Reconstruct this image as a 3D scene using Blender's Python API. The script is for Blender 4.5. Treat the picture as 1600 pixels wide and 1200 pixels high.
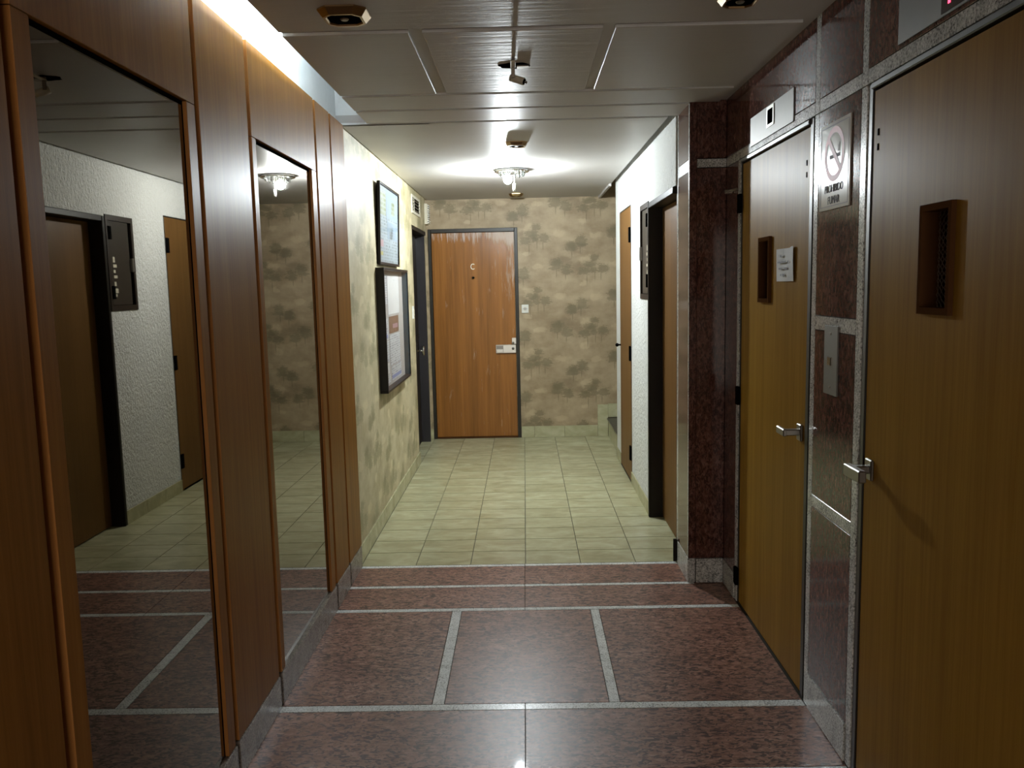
import bpy, bmesh, math, random
from mathutils import Vector, Matrix
random.seed(7)
SC = bpy.context.scene
COL = SC.collection
for ob in list(bpy.data.objects): bpy.data.objects.remove(ob)

# ------------------------------------------------------------------ camera
FPX, CAM_H = 1296.63, 1.509
PITCH, YAW, ROLL = (math.radians(a) for a in (-6.7706, -0.9578, -1.2580))
def camera():
    cp, sp, cy, sy = math.cos(PITCH), math.sin(PITCH), math.cos(YAW), math.sin(YAW)
    fwd = Vector((sy*cp, cy*cp, sp)); rt = Vector((cy, -sy, 0)); up = rt.cross(fwd)
    c, s = math.cos(ROLL), math.sin(ROLL)
    r2 = c*rt + s*up; u2 = -s*rt + c*up
    cd = bpy.data.cameras.new('camera'); co = bpy.data.objects.new('camera', cd); COL.objects.link(co)
    cd.sensor_width = 36.0; cd.lens = FPX/1600*36; cd.clip_start = 0.02
    m = Matrix((r2, u2, -fwd)).transposed().to_4x4(); m.translation = (0, 0, CAM_H)
    co.matrix_world = m
    SC.camera = co
camera()
# ------------------------------------------------------------------ world, exposure
W = bpy.data.worlds.new('world'); SC.world = W; W.use_nodes = True
W.node_tree.nodes['Background'].inputs[0].default_value = (0.02, 0.02, 0.02, 1)
SC.view_settings.view_transform = 'Standard'; SC.view_settings.look = 'None'
SC.view_settings.gamma = 1; SC.view_settings.use_curve_mapping = False
SC.view_settings.exposure = 1.0
BULB_L, TUBE_L, FILL_L = 1760.0, 42.0, 1.9     # radiance of the lit lamps and the added fill panes

# ------------------------------------------------------------------ node helpers
class G:
    """a tiny expression layer over shader nodes"""
    def __init__(s, nt): s.nt = nt
    def node(s, t, **k):
        n = s.nt.nodes.new(t)
        for a, b in k.items(): setattr(n, a, b)
        return n
    def put(s, sock, v):
        if isinstance(v, E_): s.nt.links.new(v.o, sock)
        elif hasattr(v, 'links'): s.nt.links.new(v, sock)
        else:
            if hasattr(sock.default_value, '__len__') and not hasattr(v, '__len__'): v = (v,)*len(sock.default_value)
            if hasattr(v, '__len__') and len(v) == 3 and len(sock.default_value) == 4: v = (*v, 1)
            sock.default_value = v
    def math(s, op, a, b=None, c=None):
        n = s.node('ShaderNodeMath', operation=op)
        for i, v in enumerate((a, b, c)):
            if v is not None: s.put(n.inputs[i], v)
        return E_(s, n.outputs[0])
    def pos(s):
        n = s.node('ShaderNodeNewGeometry'); return n.outputs['Position']
    def xyz(s, v=None):
        n = s.node('ShaderNodeSeparateXYZ'); s.put(n.inputs[0], v or s.pos()); return [E_(s, o) for o in n.outputs]
    def comb(s, x, y, z):
        n = s.node('ShaderNodeCombineXYZ')
        for i, v in enumerate((x, y, z)): s.put(n.inputs[i], v)
        return n.outputs[0]
    def map(s, sc=(1, 1, 1), off=None, v=None):
        n = s.node('ShaderNodeMapping'); s.put(n.inputs[0], v or s.pos()); n.inputs[3].default_value = sc
        if off is not None: s.put(n.inputs[1], off)
        return n.outputs[0]
    def noise(s, v, scale, detail=3, rough=.5, dist=0):
        n = s.node('ShaderNodeTexNoise'); s.put(n.inputs['Vector'], v); n.inputs['Scale'].default_value = scale
        n.inputs['Detail'].default_value = detail; n.inputs['Roughness'].default_value = rough; n.inputs['Distortion'].default_value = dist
        return E_(s, n.outputs[0])
    def rand(s):
        return E_(s, s.node('ShaderNodeObjectInfo').outputs['Random'])
    def ramp(s, f, stops):
        n = s.node('ShaderNodeValToRGB'); s.put(n.inputs[0], f); cr = n.color_ramp
        while len(cr.elements) < len(stops): cr.elements.new(.5)
        for e, (p, c) in zip(cr.elements, stops): e.position = p; e.color = (*c, 1) if len(c) == 3 else c
        return n.outputs[0]
    def mix(s, f, a, b, mode='MIX'):
        n = s.node('ShaderNodeMix', data_type='RGBA', blend_type=mode)
        s.put(n.inputs[0], f); s.put(n.inputs[6], a); s.put(n.inputs[7], b); return n.outputs[2]
    def step(s, f, a, b):
        n = s.node('ShaderNodeMapRange', interpolation_type='SMOOTHSTEP'); s.put(n.inputs[0], f)
        n.inputs[1].default_value = a; n.inputs[2].default_value = b; return E_(s, n.outputs[0])
    def bump(s, h, strength=.3, dist=.002):
        n = s.node('ShaderNodeBump'); s.put(n.inputs['Height'], h); n.inputs['Strength'].default_value = strength
        n.inputs['Distance'].default_value = dist; return n.outputs[0]
class E_:
    def __init__(s, g, o): s.g = g; s.o = o
    def __add__(s, b): return s.g.math('ADD', s, b)
    def __radd__(s, b): return s.g.math('ADD', b, s)
    def __sub__(s, b): return s.g.math('SUBTRACT', s, b)
    def __rsub__(s, b): return s.g.math('SUBTRACT', b, s)
    def __mul__(s, b): return s.g.math('MULTIPLY', s, b)
    __rmul__ = __mul__
    def __truediv__(s, b): return s.g.math('DIVIDE', s, b)

def new_mat(name):
    m = bpy.data.materials.new(name); m.use_nodes = True
    g = G(m.node_tree); p = m.node_tree.nodes['Principled BSDF']
    return m, g, p
def setp(g, p, **k):
    names = dict(color='Base Color', rough='Roughness', metal='Metallic', spec='Specular IOR Level', normal='Normal',
                 coat='Coat Weight', coat_r='Coat Roughness', trans='Transmission Weight', ior='IOR', emit='Emission Color', emit_s='Emission Strength', alpha='Alpha',
                 aniso='Anisotropic')
    for a, v in k.items(): g.put(p.inputs[names[a]], v)
def plain(name, color, rough=.5, metal=0, spec=.5, var=.06, scale=30, **k):
    m, g, p = new_mat(name)
    n = g.noise(g.pos(), scale, 3)
    c = g.mix(n, tuple(x*(1-var) for x in color), tuple(min(1, x*(1+var)) for x in color))
    setp(g, p, color=c, rough=rough, metal=metal, spec=spec, **k)
    return m
def wood(name, dark, light, rough, axis=2, spec=.5, scale=1.0, coat=0, bumps=.2):
    m, g, p = new_mat(name)
    r = g.rand() * 37.0
    st = [60*scale]*3; st[axis] = 1.6*scale
    off = g.comb(r, r, r)
    n1 = g.noise(g.map(tuple(st), off), 1.0, 4, .6, .4)
    st2 = [9*scale]*3; st2[axis] = .5*scale
    n2 = g.noise(g.map(tuple(st2), off), 1.0, 2, .5, .6)
    st3 = [260*scale]*3; st3[axis] = 5*scale
    n3 = g.noise(g.map(tuple(st3), off), 1.0, 2, .5)
    f = n1*.45 + n2*.4 + n3*.15
    setp(g, p, color=g.ramp(f, [(.3, dark), (.68, light)]), rough=rough, spec=spec, coat=coat, coat_r=.08,
         normal=g.bump(n3*.6 + n1*.4, bumps, .0006))
    return m
def granite(name, cols, scale, rough, stretch=(1, 1, 1), spec=.5, speck=None, amount=.5, coat=0):
    m, g, p = new_mat(name)
    off = g.comb(g.rand()*11.0, g.rand()*7.0, g.rand()*3.0)
    v = g.map(stretch, off)
    n = g.noise(v, scale, 4, .65, .3); n2 = g.noise(v, scale*.12, 2)
    n3 = g.noise(v, scale*2.7, 2)
    f = n*.7 + n2*.18 + n3*.12
    col = g.ramp(f, cols)
    if speck:
        k = g.noise(v, scale*1.15, 2.5, .55, 1.2)
        col = g.mix(g.step(k, .52, .57)*amount, col, speck)
    setp(g, p, color=col, rough=rough, spec=spec, coat=coat, coat_r=.05)
    return m

M = {}
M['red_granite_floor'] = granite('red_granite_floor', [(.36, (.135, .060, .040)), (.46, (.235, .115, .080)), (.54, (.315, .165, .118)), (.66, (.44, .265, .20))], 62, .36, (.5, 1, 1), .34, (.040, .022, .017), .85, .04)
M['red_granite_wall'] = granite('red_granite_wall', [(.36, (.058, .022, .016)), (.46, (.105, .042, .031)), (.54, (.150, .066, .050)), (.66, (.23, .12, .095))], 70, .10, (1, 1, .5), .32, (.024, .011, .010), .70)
M['grey_granite'] = granite('grey_granite', [(.36, (.10, .11, .11)), (.44, (.52, .55, .54)), (.54, (.78, .82, .81)), (.66, (.92, .95, .94))], 170, .25, (1, 1, 1))
M['grey_granite_wall'] = granite('grey_granite_wall', [(.38, (.07, .075, .075)), (.46, (.36, .37, .36)), (.55, (.60, .62, .60)), (.66, (.85, .87, .85))], 150, .20, (1, 1, 1))
M['grey_granite_skirt'] = granite('grey_granite_skirt', [(.37, (.045, .040, .035)), (.46, (.17, .15, .128)), (.56, (.28, .248, .212)), (.67, (.44, .40, .35))], 170, .25, (1, 1, 1))
def tile_mat():
    m, g, p = new_mat('cream_tile')
    r = g.rand()
    off = g.comb(r*31.0, r*17.0, 0.0)
    n = g.noise(g.map((5, 10, 8), off), 1.0, 4, .55, .8); n2 = g.noise(g.map((20, 40, 30), off), 1.0, 3)
    f = n*.8 + n2*.2 + (r-.5)*.08
    setp(g, p, color=g.ramp(f, [(.32, (.34, .322, .182)), (.5, (.425, .412, .250)), (.68, (.52, .51, .33))]), rough=.26, spec=.45,
         normal=g.bump(n, .08, .002))
    return m
M['cream_tile'] = tile_mat()
M['dark_tread'] = plain('dark_tread', (.06, .055, .045), .4)
M['cab_frame'] = plain('cab_frame', (.030, .020, .014), .5, spec=.2)
M['cab_door'] = plain('cab_door', (.040, .034, .028), .3, spec=.35)
M['grout'] = plain('grout', (.030, .026, .016), .9)
M['panel_wood'] = wood('panel_wood', (.175, .071, .010), (.32, .142, .026), .36, spec=.05)
M['edge_wood'] = wood('edge_wood', (.32, .13, .032), (.48, .215, .060), .5, spec=.15)
M['lift_wood'] = wood('lift_wood', (.220, .112, .012), (.365, .202, .030), .38, spec=.03)
def c_wood():
    m = wood('c_wood', (.165, .062, .011), (.365, .148, .030), .30, spec=.30, scale=.8, bumps=.4)
    g = G(m.node_tree); p = m.node_tree.nodes['Principled BSDF']
    x, y, z = g.xyz()
    col = p.inputs['Base Color'].links[0].from_socket
    streak = g.noise(g.map((70, 70, 5)), 1.0, 4, .7); patch = g.noise(g.map((9, 9, 3.5)), 1.0, 3)
    edge = g.step(x, -.42, -.10)*g.step(z, 1.15, 1.75)          # varnish worn off towards the lock-side top corner
    top = g.step(z, 1.86, 2.02)*.9
    w = g.step(streak*.55 + patch*.45 + (edge + top)*.17, .60, .74)
    nb = g.bump(streak*w + patch*.5, .5, .003)
    setp(g, p, color=g.mix(w*.55, col, (.60, .55, .48)), rough=w*.15 + .26)
    old = p.inputs['Normal'].links[0].from_node
    nn = nb.node; g.put(nn.inputs['Normal'], old.outputs[0]); g.put(p.inputs['Normal'], nb)
    return m
M['c_wood'] = c_wood()
M['side_wood'] = wood('side_wood', (.105, .050, .014), (.185, .095, .030), .45, spec=.12)
M['black_paint'] = plain('black_paint', (.016, .013, .010), .45, spec=.15)
M['door_frame_dark'] = plain('door_frame_dark', (.026, .023, .017), .42, spec=.3)
M['dark_leaf'] = plain('dark_leaf', (.035, .032, .034), .22)
M['black'] = plain('black', (.004, .004, .004), .6, spec=0.0)
M['brass'] = plain('brass', (.42, .30, .16), .28, 1.0)
M['brass_letter'] = plain('brass_letter', (.75, .70, .55), .35, .3)
M['chrome'] = plain('chrome', (.62, .60, .56), .16, 1.0)
M['steel'] = plain('steel', (.27, .26, .24), .36, 1.0)
M['steel_plate'] = plain('steel_plate', (.17, .165, .155), .48, .85)
M['frame_steel'] = plain('frame_steel', (.12, .12, .12), .40, 1.0)
M['frame_gap'] = plain('frame_gap', (.035, .032, .028), .4, .5)
M['alu'] = plain('alu', (.70, .70, .66), .35, .9)
M['white_plastic'] = plain('white_plastic', (.70, .70, .64), .4)
M['ivory'] = plain('ivory', (.62, .58, .46), .45)
M['paper'] = plain('paper', (.52, .52, .50), .7)
M['ink'] = plain('ink', (.05, .05, .06), .7)
M['ink_grey'] = plain('ink_grey', (.25, .25, .27), .7)
M['red_ink'] = plain('red_ink', (.55, .10, .12), .5)
M['brown_frame'] = plain('brown_frame', (.085, .038, .015), .5, spec=0.0)
M['rod_metal'] = plain('rod_metal', (.28, .25, .21), .4, 1.0)
def ceiling_mat():
    m, g, p = new_mat('ceiling_paint')
    x, y, z = g.xyz()
    n = g.noise(g.map((3, 34, 3)), 1.0, 4, .6); n2 = g.noise(g.pos(), 3, 3)
    setp(g, p, color=g.mix(n2, (.475, .455, .435), (.545, .525, .505)), rough=.42, spec=.16, normal=g.bump(n, .35, .003))
    return m
M['ceiling_paint'] = ceiling_mat()
M['white_paint'] = plain('white_paint', (.78, .80, .80), .6)
def stucco(name='stucco', col=(.74, .755, .73)):
    m, g, p = new_mat(name)
    v = g.map((1, 1, .55))
    n = g.noise(v, 75, 3, .6); n2 = g.noise(g.pos(), 4, 3)
    setp(g, p, color=g.mix(n2, tuple(c*.94 for c in col), col), rough=.75, normal=g.bump(g.step(n, .3, .7), .95, .007))
    return m
M['stucco'] = stucco()

def wallpaper(name, axis, warm):
    """faded landscape paper: three tree groups and pale clouds in a half-drop repeat"""
    m, g, p = new_mat(name)
    xyz = g.xyz(); U0, Z0 = xyz[axis], xyz[2]
    P, V = .56, .607
    nz = g.noise(g.pos(), 55, 3, .65); nz2 = g.noise(g.map((32, 32, 120)), 1.0, 4, .7)
    big = g.noise(g.pos(), 2.2, 4, .6); mid = g.noise(g.map((7, 7, 12)), 1.0, 4, .6)
    def local(uc, vc):
        ur = U0 - uc
        i = g.math('FLOOR', ur*(1/P) + .5)
        du = ur - i*P
        odd = g.math('ABSOLUTE', g.math('MODULO', i, 2.0))
        vr = Z0 - vc + odd*(V/2)
        dv = vr - g.math('FLOOR', vr*(1/V) + .5)*V
        return du, dv
    def blob(d, cx, cy, rx, ry):
        a = (d[0]-cx)*(1/rx); b = (d[1]-cy)*(1/ry)
        return g.math('SQRT', a*a + b*b)
    def umin(L):
        r = L[0]
        for q in L[1:]: r = g.math('MINIMUM', r, q)
        return r
    k = .0011
    def tree(d, L, trunks):
        crown = umin([blob(d, x*k, -y*k, rx*k, ry*k) for x, y, rx, ry in L])
        cm = g.step(crown + (nz2-.5)*2.2 + (nz-.5)*1.3, 1.30, .62)
        tm = umin([blob(d, x*k, -(y0+y1)/2*k, 5*k, (y1-y0)/2*k) for x, y0, y1 in trunks])
        return g.math('MAXIMUM', cm, g.step(tm, 1.2, .6)*.8)
    base_u, base_v = (.13, 1.97) if axis == 0 else (5.1, 1.72)
    dT = local(base_u, base_v); dA = local(base_u+.235, base_v-.295); dB = local(base_u+.385, base_v-.075)
    t = tree(dT, [(0, -85, 42, 30), (-40, -30, 62, 34), (-92, 32, 62, 34), (72, 10, 54, 40), (-10, 20, 40, 26)], [(5, -80, 130), (58, 20, 118), (-66, 50, 160)])
    a = tree(dA, [(-42, -30, 56, 46), (-45, 5, 58, 26), (46, 20, 52, 42), (52, 44, 54, 22)], [(-40, 0, 98), (40, 30, 118)])
    b = tree(dB, [(42, -34, 50, 44), (46, 0, 52, 24), (-44, 16, 50, 42), (-50, 44, 54, 20)], [(36, 0, 90), (-38, 30, 126)])
    trees = g.math('MAXIMUM', t, g.math('MAXIMUM', a, b))
    wp = (mid-.5)*.10; wq = (g.noise(g.map((9, 9, 14), (3, 5, 7)), 1.0, 4, .6)-.5)*.10
    dT, dA, dB = [(d[0]+wp, d[1]+wq) for d in (dT, dA, dB)]
    cl = umin([blob(dT, -80*k, 62*k, 48*k, 60*k), blob(dT, -52*k, 82*k, 26*k, 46*k), blob(dB, -150*k, 95*k, 66*k, 32*k), blob(dA, -205*k, 5*k, 70*k, 30*k), blob(dT, -95*k, -140*k, 40*k, 26*k)])
    clouds = g.step(cl + (nz-.5)*.7, 1.10, .60)
    dk = umin([blob(dT, -95*k, 20*k, 120*k, 46*k), blob(dA, 20*k, 60*k, 130*k, 60*k), blob(dB, -20*k, -20*k, 120*k, 50*k)])
    haze = g.step(dk + (mid-.5)*.8, 1.3, .3)
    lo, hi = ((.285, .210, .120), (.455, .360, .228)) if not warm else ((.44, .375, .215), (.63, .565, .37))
    col = g.mix(g.step(big*.6 + mid*.4, .32, .66), lo, hi)
    col = g.mix(haze*.50, col, tuple(c*.62 for c in lo))
    col = g.mix(clouds*.40, col, tuple(min(1, c*1.28) for c in hi))
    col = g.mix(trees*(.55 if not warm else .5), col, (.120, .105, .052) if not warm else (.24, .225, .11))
    fine = g.noise(g.map((160, 160, 9)), 1.0, 2)
    col = g.mix(fine*.18, col, (.16, .13, .08))
    setp(g, p, color=col, rough=.55, spec=.35, normal=g.bump(fine, .12, .001))
    return m
M['paper_back'] = wallpaper('landscape_wallpaper_back', 0, False)
M['paper_left'] = wallpaper('landscape_wallpaper_left', 1, True)
def mirror_mat():
    m, g, p = new_mat('smoked_mirror')
    n = g.noise(g.pos(), 5, 3)
    setp(g, p, color=g.mix(n, (.215, .195, .165), (.235, .212, .178)), metal=1.0, rough=.012)
    return m
M['smoked_mirror'] = mirror_mat()
def emit_mat(name, col, s):
    m, g, p = new_mat(name)
    setp(g, p, color=(.8, .8, .8), emit=col, emit_s=s); return m
M['bulb'] = emit_mat('bulb_glow', (.89, .965, 1.0), BULB_L)
M['tube'] = emit_mat('tube_glow', (.80, .93, 1.0), TUBE_L)
M['fill_glass'] = emit_mat('fill_frosted_glass', (1.0, .90, .78), FILL_L)  # glow of the added panes that fill the lobby with light
M['led'] = emit_mat('red_led', (1.0, .03, .10), 2.0)
def glass_mat(name, rough=.05, col=(.9, .95, .95)):
    m, g, p = new_mat(name); setp(g, p, color=col, trans=1.0, rough=rough, ior=1.45); return m
M['crystal'] = glass_mat('crystal')
def pane_mat():
    m, g, p = new_mat('clear_pane')
    out = m.node_tree.nodes['Material Output']
    t = g.node('ShaderNodeBsdfTransparent'); gl = g.node('ShaderNodeBsdfGlossy'); gl.inputs['Roughness'].default_value = .03
    lw = g.node('ShaderNodeLayerWeight'); lw.inputs[0].default_value = .5; mx = g.node('ShaderNodeMixShader')
    f = g.math('POWER', E_(g, lw.outputs['Facing']), 5.0)*.18 + .02
    g.put(mx.inputs[0], f); g.put(mx.inputs[1], t.outputs[0]); g.put(mx.inputs[2], gl.outputs[0])
    g.put(out.inputs[0], mx.outputs[0]); return m
M['pane'] = pane_mat()
def print_text(name, axis, line, ink, paper, dens=.5):
    m, g, p = new_mat(name)
    xyz = g.xyz(); u, z = xyz[axis], xyz[2]
    fr = g.math('FRACT', z*(1/line)); row = g.math('FLOOR', z*(1/line))
    rowm = g.step(g.math('ABSOLUTE', fr-.5), .34, .22)
    wn = g.node('ShaderNodeTexWhiteNoise', noise_dimensions='2D')
    g.put(wn.inputs['Vector'], g.comb(g.math('FLOOR', u*(1/(line*.55))), row, 0.0))
    ch = g.step(E_(g, wn.outputs['Value']), dens-.05, dens+.05)
    setp(g, p, color=g.mix(rowm*ch*.8, paper, ink), rough=.6); return m
M['notice_text'] = print_text('notice_text', 1, .016, (.16, .16, .18), (.46, .47, .47), .5)
M['poster_text'] = print_text('poster_text', 1, .020, (.10, .12, .13), (.24, .285, .30), .55)
M['poster_green'] = print_text('poster_green', 1, .030, (.15, .18, .06), (.25, .28, .22), .4)

# ------------------------------------------------------------------ object helpers
def finish(name, bm, mats, parent=None, smooth=False):
    me = bpy.data.meshes.new(name); bm.normal_update(); bm.to_mesh(me); bm.free()
    if not isinstance(mats, (list, tuple)): mats = [mats]
    for q in mats: me.materials.append(M[q] if isinstance(q, str) else q)
    if smooth:
        for f in me.polygons: f.use_smooth = True
    c = Vector((0, 0, 0))
    if me.vertices:
        lo = Vector([min(v.co[i] for v in me.vertices) for i in range(3)]); hi = Vector([max(v.co[i] for v in me.vertices) for i in range(3)])
        c = (lo+hi)/2
        me.transform(Matrix.Translation(-c))
    ob = bpy.data.objects.new(name, me); COL.objects.link(ob); ob.location = c
    if parent is not None:
        ob.parent = parent; ob.matrix_parent_inverse = wmat(parent).inverted()
    return ob
def wmat(o):
    m = o.matrix_basis.copy()
    if o.parent is not None: m = wmat(o.parent) @ o.matrix_parent_inverse @ m
    return m
def addbox(bm, x0, x1, y0, y1, z0, z1, bev=0, mi=0):
    r = bmesh.ops.create_cube(bm, size=1)
    vs = r['verts']
    for v in vs: v.co = ((x0+x1)/2 + v.co.x*abs(x1-x0), (y0+y1)/2 + v.co.y*abs(y1-y0), (z0+z1)/2 + v.co.z*abs(z1-z0))
    fs = set(f for v in vs for f in v.link_faces)
    for f in fs: f.material_index = mi
    if bev:
        bmesh.ops.bevel(bm, geom=list(set(e for v in vs for e in v.link_edges)), offset=bev, segments=1, affect='EDGES')
def box(name, mat, x0, x1, y0, y1, z0, z1, parent=None, bev=0):
    bm = bmesh.new(); addbox(bm, x0, x1, y0, y1, z0, z1, bev); return finish(name, bm, mat, parent)
def boxes(name, mat, L, parent=None, bev=0):
    bm = bmesh.new()
    for b in L: addbox(bm, *b, bev=bev)
    return finish(name, bm, mat, parent)
def cyl(name, mat, a, b, r0, r1=None, parent=None, seg=20, caps=True):
    bm = bmesh.new(); addcyl(bm, a, b, r0, r1, seg, caps); return finish(name, bm, mat, parent, True if seg > 12 else False)
def addcyl(bm, a, b, r0, r1=None, seg=20, caps=True):
    a, b = Vector(a), Vector(b); d = b-a
    rr = bmesh.ops.create_cone(bm, cap_ends=caps, segments=seg, radius1=r0, radius2=r0 if r1 is None else r1, depth=d.length)
    q = d.to_track_quat('Z', 'Y').to_matrix().to_4x4(); q.translation = (a+b)/2
    bmesh.ops.transform(bm, matrix=q, verts=rr['verts'])
def sphere(name, mat, c, r, parent=None, sc=(1, 1, 1)):
    bm = bmesh.new(); bmesh.ops.create_uvsphere(bm, u_segments=20, v_segments=12, radius=r)
    for v in bm.verts: v.co = Vector((v.co.x*sc[0], v.co.y*sc[1], v.co.z*sc[2])) + Vector(c)
    return finish(name, bm, mat, parent, True)
def holed(name, mat, x0, x1, y0, y1, z0, z1, hy0, hy1, hz0, hz1, parent=None):
    """slab in the YZ plane with a rectangular opening (one mesh)"""
    bm = bmesh.new()
    def ring(x, o): return [bm.verts.new((x, y, z)) for y, z in ((o[0], o[2]), (o[1], o[2]), (o[1], o[3]), (o[0], o[3]))]
    O = (y0, y1, z0, z1); H = (hy0, hy1, hz0, hz1)
    a, b, c, d = ring(x0, O), ring(x0, H), ring(x1, O), ring(x1, H)
    for i in range(4):
        j = (i+1) % 4
        bm.faces.new((a[i], a[j], b[j], b[i])); bm.faces.new((c[j], c[i], d[i], d[j]))
        bm.faces.new((a[j], a[i], c[i], c[j])); bm.faces.new((b[i], b[j], d[j], d[i]))
    bmesh.ops.recalc_face_normals(bm, faces=bm.faces[:])
    return finish(name, bm, mat, parent)
def tag(o, label=None, cat=None, kind=None, group=None):
    if label: o['label'] = label
    if cat: o['category'] = cat
    if kind: o['kind'] = kind
    if group: o['group'] = group
    return o
def empty(name, loc, label, cat, kind=None, group=None):
    o = bpy.data.objects.new(name, None); COL.objects.link(o); o.location = loc; o.empty_display_size = .1
    return tag(o, label, cat, kind, group)
def text_mesh(name, body, mat, size, origin, right, up, parent, bold=0, align='CENTER', xs=1.0, thick=.0004):
    cu = bpy.data.curves.new('t', 'FONT'); cu.body = body; cu.size = size; cu.align_x = align; cu.align_y = 'CENTER'
    cu.extrude = thick; cu.offset = bold
    t = bpy.data.objects.new('t', cu); COL.objects.link(t)
    bpy.context.view_layer.update()
    me = bpy.data.meshes.new_from_object(t.evaluated_get(bpy.context.evaluated_depsgraph_get()))
    bpy.data.objects.remove(t); bpy.data.curves.remove(cu)
    r, u = Vector(right), Vector(up); n = r.cross(u)
    mm = Matrix((r*xs, u, n)).transposed().to_4x4(); mm.translation = origin
    me.transform(mm)
    bm = bmesh.new(); bm.from_mesh(me); bpy.data.meshes.remove(me)
    return finish(name, bm, mat, parent)

# ------------------------------------------------------------------ measures (metres)
XL, XR, XC, XT = -.914, .975, .783, -.925      # wood face, lift wall face, corridor right base, corridor left base
YC, YW, ZC = 4.38, 8.17, 2.345                 # tiles begin, back wall, ceiling
YN = -2.6                                      # the lobby behind the camera
ZT = 2.70

# ------------------------------------------------------------------ floor
floor = tag(box('floor', 'grout', -1.25, 2.4, YN, YW+.05, -.06, -.0055), 'lobby and corridor floor of red granite slabs, grey strips and cream tiles', 'floor', 'structure')
def slab(x0, x1, y0, y1, m='red_granite_floor', nm='granite_slab'):
    return box(nm, m, x0+.0012, x1-.0012, y0+.0014, y1-.0014, -.007, 0, floor, .0006)
XJ = -.025
FXL, FXR = XL+.004, XR-.003
strips_y = [(2.400, 2.442), (2.815, 2.860), (3.730, 3.766), (4.040, 4.072), (4.345, 4.380)]
def fxr(y): return XR if y < 4.055 else .80
for a, b in strips_y:
    for x0, x1 in ((XL, XJ), (XJ, fxr(a) if a > 4.05 else (XR if b < 4.05 else .83))): slab(x0, x1, a, b, 'grey_granite', 'granite_strip')
slab(XL, XJ, 2.442, 2.815); slab(XJ, XR, 2.442, 2.815)
for x0, x1 in ((XL, -.365), (-.320, .280), (.320, XR)): slab(x0, x1, 2.860, 3.730)
for x0, x1 in ((-.365, -.320), (.280, .320)): slab(x0, x1, 2.860, 3.730, 'grey_granite', 'granite_strip')
for y0, y1 in ((3.766, 4.040), (4.072, 4.345)):
    slab(XL, XJ, y0, y1); slab(XJ, XR if y1 < 4.055 else .80, y0, y1)
slab(.83, XR, 4.040, 4.055)
for y0, y1 in ((1.53, 2.400), (.66, 1.49), (-.4, .62), (-1.5, -.44), (YN, -1.54)):
    for x0, x1 in ((XL, -.365), (-.320, .280), (.320, XR)): slab(x0, x1, y0, y1)
    for x0, x1 in ((-.365, -.320), (.280, .320)): slab(x0, x1, y0, y1, 'grey_granite', 'granite_strip')
for y0, y1 in ((1.49, 1.53), (.62, .66), (-.44, -.4), (-1.54, -1.5)): slab(XL, XR, y0, y1, 'grey_granite', 'granite_strip')
TY = [4.38, 4.605, 4.828, 5.052, 5.279, 5.507, 5.738, 5.968, 6.198, 6.430, 6.666, 6.908, 7.153, 7.396, 7.640, 7.892, 8.17]
TX = [-1.221, -.921, -.621, -.321, -.021, .279, .579, XC+.006]
for j in range(len(TY)-1):
    for i in range(len(TX)-1):
        x0, x1, y0, y1 = TX[i], TX[i+1], TY[j], TY[j+1]
        if i == 0 and y1 < 7.1: continue
        x0 = max(x0, -1.04) if i == 0 else x0
        if i == len(TX)-2:
            x1 = .92 if y1 < 5.30 else (.815 if y0 > 7.1 else x1)
        tl = box('floor_tile', 'cream_tile', x0+.0018, x1-.0018, y0+.0028, y1-.0028, -.007, 0, floor, .0004)

# ------------------------------------------------------------------ ceiling
ceil = tag(boxes('ceiling', 'ceiling_paint', [(-.785, 1.2, YN, 4.385, ZC+.012, ZC+.05), (-1.2, .755, YC+.003, YW+.1, ZC+.012, ZC+.05)]),
           'grey painted ceiling of flat panels parted by narrow grooves', 'ceiling', 'structure')
PX0, PX1 = -.785, .935
def cp(x0, x1, y0, y1):
    bm = bmesh.new(); addbox(bm, x0, x1, y0, y1, ZC, ZC+.013, .0015); bm.normal_update()
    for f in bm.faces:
        if abs(f.normal.z) < .5: f.material_index = 1            # whiter edge colour paints in the bright lit lines of the grooves
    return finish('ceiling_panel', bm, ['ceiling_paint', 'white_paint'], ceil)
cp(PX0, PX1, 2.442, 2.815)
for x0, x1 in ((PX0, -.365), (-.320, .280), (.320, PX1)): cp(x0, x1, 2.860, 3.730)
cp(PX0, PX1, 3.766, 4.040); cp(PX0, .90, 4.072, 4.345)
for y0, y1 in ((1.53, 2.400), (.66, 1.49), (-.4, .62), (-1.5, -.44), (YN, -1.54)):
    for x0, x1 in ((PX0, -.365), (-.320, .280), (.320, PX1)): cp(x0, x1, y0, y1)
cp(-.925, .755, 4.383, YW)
# light cove along the left wall, above the panelling
cove = tag(boxes('trim_1', 'white_paint', [(-.97, -.95, YN, 4.39, 2.30, ZT), (-.95, -.45, YN, 4.39, ZT-.02, ZT), (-.47, -.45, YN, 4.39, ZC+.05, ZT-.02), (-.95, -.47, 4.385, 4.405, ZC, ZT-.02)]),
           'white light cove running above the wood panelling', 'cove', 'structure')
def tube(y0, y1, lab, mat):
    t = empty('cove_tube_lamp', (-.66, (y0+y1)/2, ZC+.05), lab, 'lamp')
    box('batten', 'white_paint', -.685, -.635, y0-.03, y1+.03, ZC+.05, ZC+.085, t, .004)
    cyl('tube', mat, (-.66, y0, ZC+.11), (-.66, y1, ZC+.11), .014, parent=t)
    for y in (y0-.012, y1+.012): box('socket', 'white_plastic', -.675, -.645, y-.010, y+.010, ZC+.08, ZC+.128, t, .002)
tube(2.45, 3.45, 'cool white fluorescent tube glowing inside the light cove', 'tube')

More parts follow.
